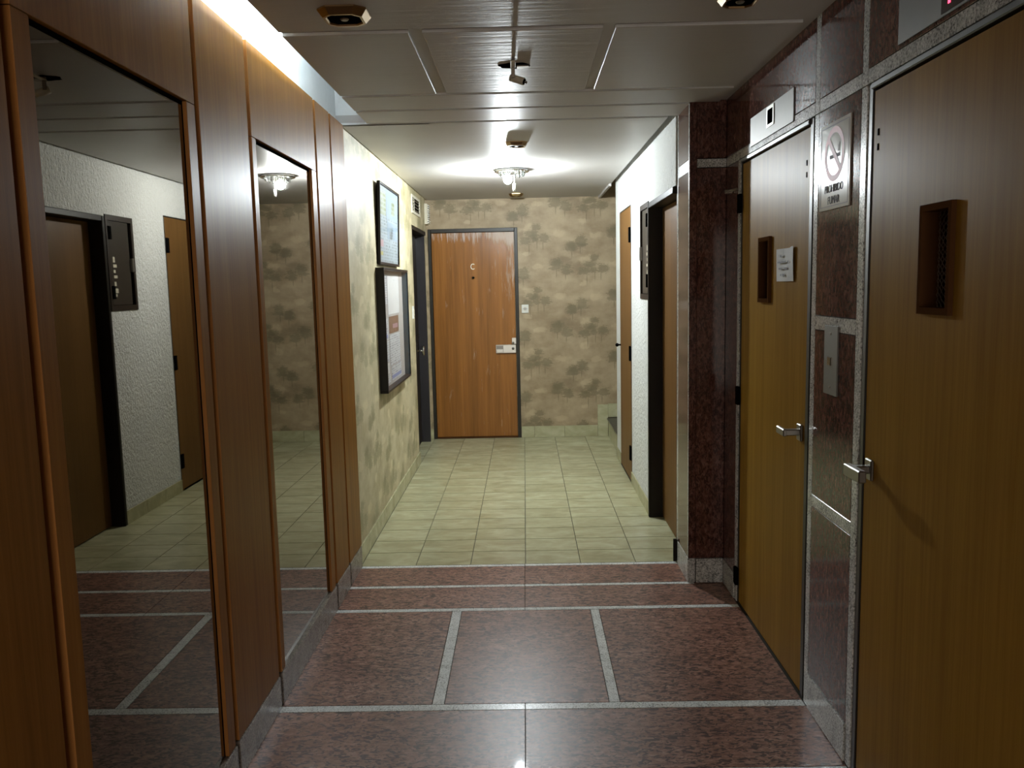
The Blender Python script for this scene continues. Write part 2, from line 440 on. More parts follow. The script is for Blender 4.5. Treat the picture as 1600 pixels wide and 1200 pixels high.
# ------------------------------------------------------------------ left wall: wood panelling and mirrors
wl = tag(box('wall_left', 'black', -1.10, -.955, YN, 4.39, 0, 2.32), 'left lobby wall clad in varnished brown wood panels', 'wall', 'structure')
ZP0, ZP1, ZM = .120, ZC+.002, 2.030
def wpanel(y0, y1, z0, z1, parent, nm='wood_panel', xb=-.9545, face=XL):
    bm = bmesh.new(); addbox(bm, xb, face, y0, y1, z0, z1, .0012)
    for f in bm.faces:
        n = f.normal
        f.material_index = 1 if abs(f.calc_center_median().y-y0) < .002 and abs(f.normal.y) > .5 else 0
    bm.normal_update()
    for f in bm.faces:
        if f.normal.y < -.7: f.material_index = 1
    return finish(nm, bm, ['panel_wood', 'edge_wood'], parent)
grooves = [(2.392, 2.424), (2.850, 2.884), (3.762, 3.796), (4.062, 4.092)]
for y0, y1 in ((YN, -1.45), (-1.42, -.20), (-.17, .75), (.78, 1.515), (2.424, 2.850), (3.796, 4.062), (4.092, 4.385)):
    wpanel(y0, y1, ZP0, ZP1, wl)
def mirror_unit(y0, y1, m0, m1, label):
    t = empty('wall_mirror', (-.93, (y0+y1)/2, ZP0), label, 'mirror', group='smoked mirrors set in the panelling')
    h = wpanel(y0, y1, ZM+.0015, ZP1, t, 'header_panel')
    wpanel(y0, m0, ZP0, ZM, t, 'stile'); wpanel(m1, y1, ZP0, ZM, t, 'stile')
    box('mirror_glass', 'smoked_mirror', -.9545, -.926, m0, m1-.007, ZP0, ZM-.012, t)
    box('shade_strip', 'black', -.9545, -.9255, m0, m1, ZM-.0119, ZM, t); box('shade_strip', 'black', -.9545, -.9255, m1-.0069, m1, ZP0, ZM-.012, t)  # black strips stand in for the shadow gap at the mirror top and side
    return t
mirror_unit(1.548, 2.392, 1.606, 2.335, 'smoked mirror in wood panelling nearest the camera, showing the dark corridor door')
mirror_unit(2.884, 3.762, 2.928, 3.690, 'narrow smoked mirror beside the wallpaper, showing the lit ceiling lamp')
sk = tag(box('baseboard_left', 'black', -.9545, -.930, YN, 4.38, 0, .118), 'grey granite skirting under the wood panelling', 'baseboard', 'structure')
for y0, y1 in ((YN, -1.45), (-1.42, -.20), (-.17, .75), (.78, 1.515), (1.548, 2.398), (2.418, 2.852), (2.876, 3.765), (3.790, 4.066), (4.088, 4.372)):
    box('skirting_block', 'grey_granite_skirt', -.952, XL+.004, y0, y1, 0.0005, ZP0-.0015, sk, .002)

# ------------------------------------------------------------------ left corridor wall with wallpaper
YD0, YD1 = 7.06, 8.06                          # the dark door in the left wall
wlc = tag(boxes('wall_left_corridor', 'paper_left', [(-1.15, -.932, 4.39, YD0, 0, ZC+.02), (-1.15, -.932, YD0, YD1, 2.035, ZC+.02), (-1.15, -.955, YD1, YW+.02, 0, ZC+.02), (-1.15, -1.05, YD0, YD1, 0, 2.035)]),
          'corridor wall with faded yellow landscape wallpaper', 'wall', 'structure')
bl = tag(box('baseboard_left_corridor', 'grout', -.931, -.928, 4.39, YD0-.002, 0, .098), 'cream tile skirting along the wallpapered left wall', 'baseboard', 'structure')
y = 4.392
while y < YD0-.05:
    y2 = min(y+.30, YD0-.002); box('skirting_tile', 'cream_tile', -.931, -.921, y+.001, y2-.001, .0005, .10, bl, .001); y = y2
d2 = empty('door_2', (-1.0, (YD0+YD1)/2, 0), 'dark glossy door recessed in the left wall at the corridor end', 'door', 'structure')
box('door_leaf', 'black_paint', -1.048, -1.028, YD0+.03, YD1-.03, .006, 2.0, d2, .002)
box('jamb', 'black_paint', -1.048, -.933, YD0+.002, YD0+.03, 0, 2.03, d2, .002)
box('jamb', 'dark_leaf', -1.048, -.945, YD1-.03, YD1-.002, 0, 2.03, d2, .002)
box('frame_head', 'black_paint', -1.048, -.933, YD0+.002, YD1-.002, 2.0, 2.033, d2, .002)
hd = box('handle_plate', 'chrome', -1.028, -1.022, 7.80, 7.84, .84, .99, d2, .002)
cyl('handle_stem', 'chrome', (-1.022, 7.82, .915), (-.955, 7.82, .915), .008, parent=d2)
cyl('handle_knob', 'chrome', (-.962, 7.82, .872), (-.962, 7.82, .958), .011, parent=d2)

# ------------------------------------------------------------------ back wall, door C
DX0, DX1, DZ = -.925, -.052, 2.067
wb = tag(boxes('wall_back', 'paper_back', [(-1.2, DX0, YW, YW+.12, 0, ZC+.02), (DX0, DX1, YW, YW+.12, DZ, ZC+.02), (DX1, 2.4, YW, YW+.12, 0, 3.2), (DX0, DX1, YW+.09, YW+.12, 0, DZ)]),
         'back corridor wall with faded tree landscape wallpaper', 'wall', 'structure')
d1 = empty('door_1', ((DX0+DX1)/2, YW, 0), 'varnished brown wooden door lettered C in the back wall', 'door', 'structure')
box('jamb', 'door_frame_dark', DX0+.001, DX0+.030, YW-.012, YW+.06, .001, DZ, d1, .003)
box('jamb', 'door_frame_dark', DX1-.032, DX1-.001, YW-.012, YW+.06, .001, DZ, d1, .003)
box('frame_head', 'door_frame_dark', DX0+.030, DX1-.032, YW-.012, YW+.06, DZ-.036, DZ, d1, .003)
box('door_leaf', 'c_wood', DX0+.032, DX1-.036, YW+.022, YW+.06, .014, DZ-.038, d1, .002)
box('threshold', 'brown_frame', DX0+.031, DX1-.033, YW+.002, YW+.06, .0005, .012, d1)
text_mesh('letter', 'C', 'brass_letter', .082, (-.498, YW+.020, 1.697), (1, 0, 0), (0, 0, 1), d1, 0, xs=.75, thick=.0015)
pe = cyl('peephole', 'brass', (-.494, YW+.022, 1.592), (-.494, YW+.010, 1.592), .014, parent=d1)
cyl('peephole_lens', 'black', (-.494, YW+.0105, 1.592), (-.494, YW+.0085, 1.592), .008, parent=pe)
lk = box('lock_case', 'alu', -.288, -.088, YW-.004, YW+.022, .848, .930, d1, .003)
box('grip_recess', 'steel', -.282, -.214, YW-.0055, YW-.003, .856, .922, lk)
box('grip_tray', 'alu', -.280, -.216, YW-.012, YW-.004, .856, .888, lk, .002)
cyl('keyhole', 'steel', (-.118, YW-.004, .892), (-.118, YW-.010, .892), .013, parent=lk)
kp = box('deadbolt', 'alu', -.128, -.086, YW+.004, YW+.022, .936, .996, d1, .002)
cyl('deadbolt_cylinder', 'chrome', (-.115, YW+.004, .948), (-.115, YW-.004, .948), .010, parent=kp)
# tile skirting of the back wall
bb = tag(box('baseboard_back', 'grout', DX1+.002, .70, YW-.008, YW-.0005, 0, .108), 'cream tile skirting along the back wall', 'baseboard', 'structure')
xs = [DX1+.002, .078, .378, .706]
for a, b in zip(xs[:-1], xs[1:]): box('skirting_tile', 'cream_tile', a+.001, b-.001, YW-.012, YW-.0006, .0005, .112, bb, .001)
box('skirting_tile', 'cream_tile', .708, .810, YW-.013, YW-.0006, .0005, .318, bb, .001)
box('skirting_tile', 'cream_tile', .812, 1.10, YW-.013, YW-.0006, .19, .325, bb, .001)
box('skirting_tile', 'cream_tile', -.955, DX0-.001, YW-.010, YW-.0006, .0005, .10, bb, .001)
# bell plate
bp = empty('bell_button', (.008, YW-.004, 1.279), 'small white bell push beside the door lettered C', 'bell')
box('plate', 'white_plastic', -.026, .042, YW-.010, YW-.0005, 1.238, 1.320, bp, .003)
box('button', 'ivory', -.006, .022, YW-.016, YW-.009, 1.262, 1.296, bp, .002)
boxes('bell_mark', 'ink_grey', [(-.014, .030, YW-.0168, YW-.0155, 1.277, 1.281), (.001, .005, YW-.0168, YW-.0155, 1.266, 1.292), (.011, .015, YW-.0168, YW-.0155, 1.266, 1.292)], bp)
# white box in the corner, vent above the dark door, switch
vb = empty('junction_box', (-.915, 8.08, 2.21), 'white louvred junction box in the corner above the dark door', 'box')
box('case', 'ivory', -.954, -.905, 8.02, YW-.001, 2.108, 2.30, vb, .003)
for k in range(9): box('louvre', 'white_plastic', -.906, -.894, 8.05, YW-.004, 2.118+k*.020, 2.128+k*.020, vb)
vt = empty('vent_grille', (-.93, 7.35, 2.21), 'small framed vent grille above the dark corridor door', 'vent')
holed('frame', 'ivory', -.9325, -.922, 7.08, 7.62, 2.135, 2.290, 7.11, 7.59, 2.158, 2.268, vt)
box('recess', 'black', -.9324, -.9315, 7.11, 7.59, 2.158, 2.268, vt)
for k in range(4): box('slat', 'steel', -.931, -.925, 7.11, 7.59, 2.166+k*.027, 2.176+k*.027, vt)
box('divider', 'ivory', -.931, -.924, 7.22, 7.235, 2.158, 2.268, vt)
sw = empty('light_switch', (-.93, 6.93, 1.30), 'white light switch on wallpaper beside the dark door', 'switch')
box('plate', 'white_plastic', -.9325, -.922, 6.895, 6.965, 1.25, 1.355, sw, .003)
box('rocker', 'ivory', -.923, -.917, 6.915, 6.945, 1.275, 1.33, sw, .002)

# ------------------------------------------------------------------ framed poster and notice case on the left corridor wall
def poster():
    y0, y1, z0, z1 = 5.33, 6.15, 1.662, 2.185
    t = empty('framed_poster', (-.93, 5.74, z0), 'pale printed poster in a thin dark frame leaning from the wallpaper', 'picture')
    tilt = .016
    def X(z): return -.926 + tilt*(z-z0)/(z1-z0)
    def sheet(nm, mat, a, b, c, d, off, th=.0006):
        bm = bmesh.new()
        vs = []
        for xo in (off, off-th):
            for (yy, zz) in ((a, c), (b, c), (b, d), (a, d)): vs.append(bm.verts.new((X(zz)+xo, yy, zz)))
        bm.faces.new(vs[0:4]); bm.faces.new(vs[4:8][::-1])
        for i in range(4): bm.faces.new((vs[i], vs[4+i], vs[4+(i+1) % 4], vs[(i+1) % 4]))
        bmesh.ops.recalc_face_normals(bm, faces=bm.faces[:])
        return finish(nm, bm, mat, t)
    w = .016
    sheet('frame_rail', 'frame_dark', y0, y1, z0, z0+w, .016, .016); sheet('frame_rail', 'frame_dark', y0, y1, z1-w, z1, .016, .016)
    sheet('frame_rail', 'frame_dark', y0, y0+w, z0+w, z1-w, .016, .016); sheet('frame_rail', 'frame_dark', y1-w, y1, z0+w, z1-w, .016, .016)
    sheet('backing', 'black', y0+.002, y1-.002, z0+.002, z1-.002, .0, .005)
    p = sheet('print', 'poster_text', y0+w, y1-w, z0+w, z1-w, .006, .003)
    H = z1-z0
    for mt, a, b, c, d in (('poster_green', .03, .34, .62, .90), ('pale_blue', .36, .95, .60, .96), ('poster_green', .62, .80, .66, .84), ('pale_blue', .40, .44, .40, .66), ('pale_blue', .42, .93, .34, .56),
                           ('poster_text', .52, .70, .14, .50), ('pink_ink', .05, .22, .225, .31), ('yellow_ink', .05, .20, .12, .165), ('pale_blue', .04, .96, .365, .372)):
        q = sheet('printed_block', mt, y0+a*(y1-y0), y0+b*(y1-y0), z0+c*H, z0+d*H, .0064, .0006)
        q.parent = p; q.matrix_parent_inverse = wmat(p).inverted()
    sheet('glass', 'pane', y0+w-.001, y1-w+.001, z0+w-.001, z1-w+.001, .012, .002)
M['frame_dark'] = plain('frame_dark', (.012, .010, .009), .4, spec=.25)
M['pale_blue'] = plain('pale_blue', (.19, .245, .29), .6)
M['pink_ink'] = plain('pink_ink', (.32, .20, .21), .6)
M['yellow_ink'] = plain('yellow_ink', (.34, .31, .10), .6)
M['blue_ink'] = plain('blue_ink', (.20, .24, .42), .6)
M['cork'] = plain('cork', (.36, .34, .31), .9, var=.35, scale=90)
M['teal_lining'] = plain('teal_lining', (.05, .09, .11), .5)
poster()
def notice_case():
    y0, y1, z0, z1, xf = 5.255, 6.33, .838, 1.640, -.878
    t = empty('notice_case', (-.93, 5.8, z0), 'black box-framed glazed notice case full of papers on wallpaper', 'notice board')
    w = .015
    for b in ((y0, y1, z0, z0+w), (y0, y1, z1-w, z1), (y0, y0+w, z0+w, z1-w), (y1-w, y1, z0+w, z1-w)):
        box('frame_rail', 'frame_dark', -.9315, xf, *b, t, .002)
    box('backboard', 'cork', -.9312, -.922, y0+w, y1-w, z0+w, z1-w, t)
    box('side_lining', 'teal_lining', -.922, xf-.008, y1-w-.004, y1-w-.0005, z0+w, z1-w, t)
    box('glass', 'pane', xf-.008, xf-.005, y0+w, y1-w, z0+w, z1-w, t)
    papers = [(5.30, 5.60, 1.40, 1.60, 'notice_text', 'speckled notice at the top near corner of the notice case'), (5.62, 6.12, 1.33, 1.605, 'paper', 'large blank white sheet at the top of the notice case'),
              (5.31, 5.52, 1.315, 1.388, 'paper', 'small white slip below the speckled notice in the notice case'), (5.30, 5.58, 1.165, 1.305, 'notice_text', 'text notice with a blue footer band in the notice case'),
              (5.64, 6.06, 1.20, 1.315, 'cork_card', 'brown photo card in the middle of the notice case'), (5.31, 5.60, 1.015, 1.155, 'notice_text', 'tall text notice with grey border in the notice case'),
              (5.64, 6.10, .98, 1.19, 'notice_text', 'wide pale text sheet low in the notice case'), (5.31, 5.59, .935, 1.008, 'paper', 'white envelope low in the notice case'),
              (5.68, 6.12, .872, .972, 'notice_text', 'bottom far sheet with a blue strip in the notice case'), (5.31, 5.62, .872, .928, 'notice_text', 'bottom near sheet in the notice case')]
    for a, b, c, d, mt, lab in papers:
        e = empty('notice_paper', (-.921, (a+b)/2, c), lab, 'paper', group='papers in the notice case')
        box('sheet', mt, -.9218, -.9202, a, b, c, d, e)
        if 'blue' in lab: box('printed_band', 'blue_ink', -.9201, -.9198, a+.01, b-.01, c+.012, c+.036, e)
        if 'border' in lab:
            boxes('printed_border', 'ink_grey', [(-.9201, -.9198, a+.008, a+.016, c+.008, d-.008), (-.9201, -.9198, a+.016, b-.008, c+.008, c+.012)], e)
        if 'slip' in lab: box('printed_band', 'ink_grey', -.9201, -.9198, a+.06, b-.02, c+.01, c+.030, e)
        if 'photo' in lab: boxes('printed_band', 'pink_ink', [(-.9201, -.9198, a+.15, b-.05, c+.03, c+.06)], e)
M['cork_card'] = plain('cork_card', (.17, .10, .06), .6, var=.4, scale=25)
notice_case()

# ------------------------------------------------------------------ corridor right wall
XW = .792
D4 = (4.392, 5.262); YE = 7.17
CAB = (5.295, 5.665, 1.40, 2.015)
D3 = (6.17, 6.865, 2.078)
wc = tag(boxes('wall_right_corridor', 'stucco', [
    (XW, .96, D4[1], CAB[0], 0, 2.40), (XW, .96, CAB[1], D3[0], 0, 2.40), (XW, .96, D3[1], YE, 0, 2.40),
    (XW, .96, CAB[0], CAB[1], 0, CAB[2]), (XW, .96, CAB[0], CAB[1], CAB[3], 2.40), (.86, .96, CAB[0], CAB[1], CAB[2], CAB[3]),
    (XW, .96, D3[0], D3[1], D3[2], 2.40), (.85, .96, D3[0], D3[1], 0, D3[2]),
    (XW, .96, 4.375, D4[1], 2.003, 2.40), (.905, .96, 4.375, D4[1], 0, 2.003)]),
    'white roughcast plaster wall of the corridor', 'wall', 'structure')
br = tag(box('baseboard_right_corridor', 'grout', XW-.003, XW-.0005, D4[1]+.012, D3[0]-.002, 0, .088), 'cream tile skirting along the white plaster wall', 'baseboard', 'structure')
for a, b in ((D4[1]+.012, 5.57), (5.57, 5.87), (5.87, D3[0]-.003), (D3[1]+.004, YE)):
    box('skirting_tile', 'cream_tile', XC, XW-.0006, a+.001, b-.001, .0005, .092, br, .001)
d4 = empty('door_4', (.88, 4.83, 0), 'brown door in a black frame recessed in the white wall beside the pilaster', 'door', 'structure')
box('jamb', 'black_paint', XC-.004, .904, D4[1]-.022, D4[1]+.010, .001, 2.0, d4, .003)
box('jamb', 'black_paint', .803, .904, D4[0]-.012, D4[0]+.012, .001, 2.0, d4, .003)
box('jamb_foot', 'black_paint', XC, .802, D4[0]-.014, D4[0]-.002, .001, .125, d4, .002)
box('frame_head', 'black_paint', XC-.002, .904, D4[0]+.013, D4[1]-.022, 1.965, 2.0, d4, .003)
box('door_leaf', 'side_wood', .868, .903, D4[0]+.02, D4[1]-.024, .008, 1.963, d4, .002)
d3 = empty('door_3', (.80, 6.52, 0), 'narrow flush utility door with black hinges in the white wall', 'door', 'structure')
box('door_leaf', 'side_wood', XW-.004, .845, D3[0]+.010, D3[1]-.010, .012, D3[2]-.012, d3, .002)
box('frame_side', 'door_frame_dark', XW-.002, .849, D3[0]+.001, D3[0]+.009, .001, D3[2]-.001, d3)
box('frame_side', 'door_frame_dark', XW-.002, .849, D3[1]-.009, D3[1]-.001, .001, D3[2]-.001, d3)
box('frame_head', 'door_frame_dark', XW-.002, .849, D3[0]+.009, D3[1]-.009, D3[2]-.010, D3[2]-.001, d3)
for z in (1.86, .985, .23):
    box('hinge', 'black', XW-.016, XW-.0035, D3[0]+.003, D3[0]+.045, z-.055, z+.055, d3, .002)
cyl('knob_stem', 'black', (XW-.004, D3[1]-.035, 1.005), (XW-.028, D3[1]-.035, 1.005), .007, parent=d3)
sphere('knob', 'black', (XW-.034, D3[1]-.035, 1.005), .015, d3)
cb = empty('wall_cabinet', (.80, 5.48, CAB[2]), 'brown-framed recessed wall cabinet beside the black door frame', 'cabinet')
holed('frame', 'cab_frame', XW-.006, XW+.01, CAB[0]+.001, CAB[1]-.001, CAB[2]+.001, CAB[3]-.001, CAB[0]+.03, CAB[1]-.03, CAB[2]+.035, CAB[3]-.035, cb)
boxes('case', 'black', [(XW+.01, XW+.060, CAB[0]+.002, CAB[0]+.02, CAB[2]+.002, CAB[3]-.002), (XW+.01, XW+.060, CAB[1]-.02, CAB[1]-.002, CAB[2]+.002, CAB[3]-.002), (XW+.045, XW+.060, CAB[0]+.02, CAB[1]-.02, CAB[2]+.002, CAB[3]-.002)], cb)
cd_ = box('cabinet_door', 'cab_door', XW+.002, XW+.012, CAB[0]+.031, CAB[1]-.06, CAB[2]+.037, CAB[3]-.037, cb, .002)
for z in (1.90, 1.52): box('hinge', 'black', XW-.014, XW+.002, CAB[0]+.022, CAB[0]+.055, z-.042, z+.042, cb, .002)
box('latch', 'steel', XW-.016, XW+.003, CAB[1]-.062, CAB[1]-.032, 1.655, 1.745, cb, .003)
for k, (zz, h) in enumerate(((1.73, .035), (1.69, .02), (1.655, .02), (1.62, .018), (1.575, .028), (1.53, .03), (1.50, .018))):
    box('printed_mark', 'ivory', XW+.0012, XW+.0018, CAB[0]+.075, CAB[0]+.10+.02*(k % 2), zz-h/2, zz+h/2, cd_)

# ------------------------------------------------------------------ stairs beyond the white wall
st = tag(box('wall_stairwell', 'stucco', .96, 2.4, YE-.10, YE, 0, 3.2), 'plaster wall closing the stairwell side', 'wall', 'structure')
tag(box('ceiling_stairwell', 'white_paint', .755, 2.4, YE-.1, YW+.1, 2.62, 2.66), 'ceiling over the stairs', 'ceiling', 'structure')
tag(boxes('trim_2', 'ceiling_paint', [(.735, .755, YE, YW, ZC-.02, 2.62)]), 'plaster lip where the corridor ceiling ends at the stairs', 'trim', 'structure')
stairs = empty('staircase', (1.3, 7.67, 0), 'tiled steps rising to the right behind the white wall', 'stairs')
for k in range(5):
    x0 = .812 + k*.28; z = .185*(k+1)
    box('riser', 'cream_tile', x0, x0+.30, YE+.003, YW-.015, max(0.001, z-.185), z-.02, stairs, .001)
    box('tread', 'dark_tread', x0-.012, x0+.30, YE+.003, YW-.015, z-.02, z, stairs, .004)

# ------------------------------------------------------------------ lift wall and pilaster in granite
D5 = (2.900, 3.772); D6 = (1.505, 2.385); ZDL = 2.045
wr = tag(boxes('wall_right', 'black', [(.995, 1.20, D5[1]+.022, 4.40, 0, ZC+.02), (.995, 1.20, D6[1]+.034, D5[0]-.038, 0, ZC+.02), (.995, 1.20, YN, D6[0]-.04, 0, ZC+.02),
     (.995, 1.20, D5[0]-.038, D5[1]+.022, ZDL, ZC+.02), (.995, 1.20, D6[0]-.04, D6[1]+.034, ZDL, ZC+.02), (1.17, 1.20, D6[0]-.04, D5[1]+.022, 0, ZDL), (.835, .995, 4.075, 4.374, 0, ZC+.015)]),
     'right lobby wall clad in dark red granite with grey granite bands', 'wall', 'structure')
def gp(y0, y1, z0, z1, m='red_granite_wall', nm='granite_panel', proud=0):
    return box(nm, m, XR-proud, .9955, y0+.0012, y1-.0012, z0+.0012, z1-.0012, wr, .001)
GB = 'grey_granite_wall'
ZS = ((.126, None),)
# far return between pilaster and lift door
gp(3.835, 4.055, .125, ZDL); gp(3.835, 4.055, .001, .125, 'grey_granite_wall', 'skirting_block', .004)
gp(3.795, 3.835, .001, ZDL, GB, 'granite_strip')
# band above the doors and the top course
for a, b in ((3.795, 4.055), (2.845, 3.795), (2.462, 2.803), (1.46, 2.420)): gp(a, b, ZDL, 2.088, GB, 'granite_strip')
for a, b in ((2.803, 2.845), (2.420, 2.462)): gp(a, b, .001, ZDL, GB, 'granite_strip'); gp(a, b, ZDL, ZC+.015, GB, 'granite_strip')
for a, b in ((3.795, 4.055), (2.845, 3.795), (2.462, 2.803), (1.46, 2.420)): gp(a, b, 2.088, ZC+.015)
# panel between the two lifts
gp(2.462, 2.803, .001, .128, 'grey_granite_wall', 'skirting_block', .004)
gp(2.462, 2.803, .128, .733); gp(2.462, 2.803, .733, .776, GB, 'granite_strip'); gp(2.462, 2.803, .776, 1.340)
gp(2.462, 2.803, 1.340, 1.388, GB, 'granite_strip'); gp(2.462, 2.803, 1.388, ZDL)
# nearer the camera
gp(1.42, 1.46, .001, ZC+.015, GB, 'granite_strip')
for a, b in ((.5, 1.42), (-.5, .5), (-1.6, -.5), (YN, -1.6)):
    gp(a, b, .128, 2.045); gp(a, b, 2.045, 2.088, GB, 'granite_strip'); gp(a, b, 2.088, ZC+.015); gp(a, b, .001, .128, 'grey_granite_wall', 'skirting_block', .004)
# pilaster: face to the corridor and face to the camera
def pf(x0, x1, y0, y1, z0, z1, m='red_granite_wall', nm='granite_panel'):
    return box(nm, m, x0, x1, y0, y1, z0, z1, wr, .001)
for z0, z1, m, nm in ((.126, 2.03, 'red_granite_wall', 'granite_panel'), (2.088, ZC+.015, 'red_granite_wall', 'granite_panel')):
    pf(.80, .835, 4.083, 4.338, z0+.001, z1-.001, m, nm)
pf(.80, .835, 4.083, 4.338, 2.031, 2.087, GB, 'granite_strip')
pf(.797, .835, 4.0585, 4.338, .001, .125, 'grey_granite_wall', 'skirting_block')
for y0, y1 in ((4.060, 4.082), (4.339, 4.374)): pf(.80, .835, y0, y1, .126, ZC+.015, GB, 'granite_strip')
for z0, z1, m, nm in ((.126, 2.044, 'red_granite_wall', 'granite_panel'), (2.089, ZC+.015, 'red_granite_wall', 'granite_panel'), (2.046, 2.087, GB, 'granite_strip')):
    pf(.836, .974, 4.055, 4.075, z0+.001, z1-.001, m, nm)
pf(.838, .970, 4.050, 4.075, .001, .125, 'grey_granite_wall', 'skirting_block')
pf(.800, .8355, 4.0590, 4.0598, .126, ZC+.015, 'red_granite_wall', 'granite_panel')

def lift_door(name, y0, y1, hinge_far, wy, label):
    """flush wooden lift door with a slit window, lever handle and steel frame"""
    t = empty(name, (XR, (y0+y1)/2, 0), label, 'door', 'structure')
    fl, fr = y0-.036, y1+.018
    if not hinge_far: fl, fr = y0-.036, y1+.033
    box('frame_side', 'frame_gap', XR+.003, 1.05, fl, y0-.004, .001, ZDL-.002, t, .002)
    box('frame_side', 'frame_gap' if hinge_far else 'frame_steel', XR+.003, 1.05, y1+.006, fr, .001, ZDL-.002, t, .002)
    box('frame_head', 'frame_steel', XR-.004, 1.05, y0-.006, y1+.006, ZDL-.020, ZDL-.002, t, .003)
    w0, w1, wz0, wz1 = wy-.066, wy+.066, 1.430, 1.668
    lf = holed('door_leaf', 'lift_wood', XR+.006, XR+.050, y0, y1, .010, ZDL-.026, w0, w1, wz0, wz1, t)
    wn = holed('window_frame', 'brown_frame', XR-.006, XR+.058, w0-.010, w1+.010, wz0-.012, wz1+.012, w0+.004, w1-.004, wz0+.004, wz1-.004, t)
    box('window_pane', 'pane', XR+.045, XR+.049, w0+.003, w1-.003, wz0+.003, wz1-.003, wn)
    bm = bmesh.new()
    n = 7
    for i in range(n):                           # woven wire guard behind the glass
        for s in (-1, 1):
            for k in range(14):
                ya = w0+.006+(w1-w0-.012)*i/(n-1); za = wz0 + (wz1-wz0)*k/14; zb = wz0 + (wz1-wz0)*(k+1)/14
                yo = .0075*s if k % 2 else -.0075*s
                ya2 = min(max(ya+yo, w0+.004), w1-.004); yb2 = min(max(ya-yo, w0+.004), w1-.004)
                addcyl(bm, (XR+.036, ya2, za), (XR+.036, yb2, zb), .0011, seg=4, caps=False)
    finish('wire_guard', bm, 'rod_metal', wn)
    yh = (y0+.042) if hinge_far else (y1-.045)
    d = 1 if hinge_far else -1
    pl = box('handle_plate', 'steel', XR-.004, XR+.006, yh-.022, yh+.022, .935, .995, t, .003)
    box('handle_stem', 'steel', XR-.052, XR-.002, yh-.012, yh+.012, .955, .977, pl, .003)
    bm = bmesh.new()
    if hinge_far:
        addbox(bm, XR-.062, XR-.048, yh-.014, yh+.072, .953, .979, .003)
    else:
        addbox(bm, XR-.068, XR-.046, yh-.098, yh+.014, .948, .982, .003)
    lv = finish('lever', bm, 'steel', pl)
    for z in (1.85, .985, .130):
        if hinge_far: box('hinge', 'black', XR-.012, XR+.004, y1-.002, y1+.036, z-.042, z+.042, t, .003)
    boxes('screw_mark', 'black', [(XR+.0045, XR+.0062, y0+.030 if hinge_far else y1-.034, y0+.038 if hinge_far else y1-.026, z-.009, z+.009) for z in (1.905, 1.865)], t)
    return t
lift_door('door_5', D5[0], D5[1], True, 3.405, 'wooden lift door with a taped paper notice and slit window')
lift_door('door_6', D6[0], D6[1], False, 1.998, 'large wooden lift door at the right edge with slit window')
tag(box('shaft_lining', 'black', 1.155, 1.168, D6[0]-.03, D5[1]+.015, .002, ZDL-.01), 'dark lift shaft seen through the slit windows', 'lining', 'structure')
cl = empty('door_closer', (XR-.03, 3.87, 1.90), 'small metal closer rod on granite above the lift hinge', 'closer')
cyl('rod', 'rod_metal', (XR-.030, 3.935, 1.918), (XR-.012, 3.81, 1.916), .0055, parent=cl)
box('bracket', 'rod_metal', XR-.036, XR-.001, 3.925, 3.943, 1.909, 1.927, cl, .002)
# floor indicator plates
def indicator(y0, y1, z0, z1, wy0, wy1, wz0, wz1, lit, label):
    t = empty('floor_indicator', (XR, (y0+y1)/2, z0), label, 'indicator', group='lift floor indicators')
    box('plate', 'steel_plate', XR-.004, XR+.0005, y0, y1, z0, z1, t, .001)
    w = box('display_window', 'display_red' if lit else 'black', XR-.0062, XR-.0035, wy0, wy1, wz0, wz1, t)
    if lit: boxes('lit_segment', 'led', [(XR-.0072, XR-.0061, wy0+.062, wy0+.072, wz0+.014, wz0+.040), (XR-.0072, XR-.0061, wy0+.062, wy0+.072, wz0+.044, wz0+.070)], w)
    else: holed('display_bezel', 'alu', XR-.0075, XR-.0040, wy0-.012, wy1+.012, wz0-.010, wz1+.012, wy0, wy1, wz0, wz1, t)
M['display_red'] = plain('display_red', (.020, .003, .004), .25)
indicator(3.06, 3.625, 2.068, 2.186, 3.30, 3.37, 2.112, 2.168, False, 'steel plate with small dark display over the far lift door')
indicator(1.66, 2.230, 2.098, 2.215, 1.90, 2.004, 2.104, 2.190, True, 'steel plate with red lit display over the near lift door')
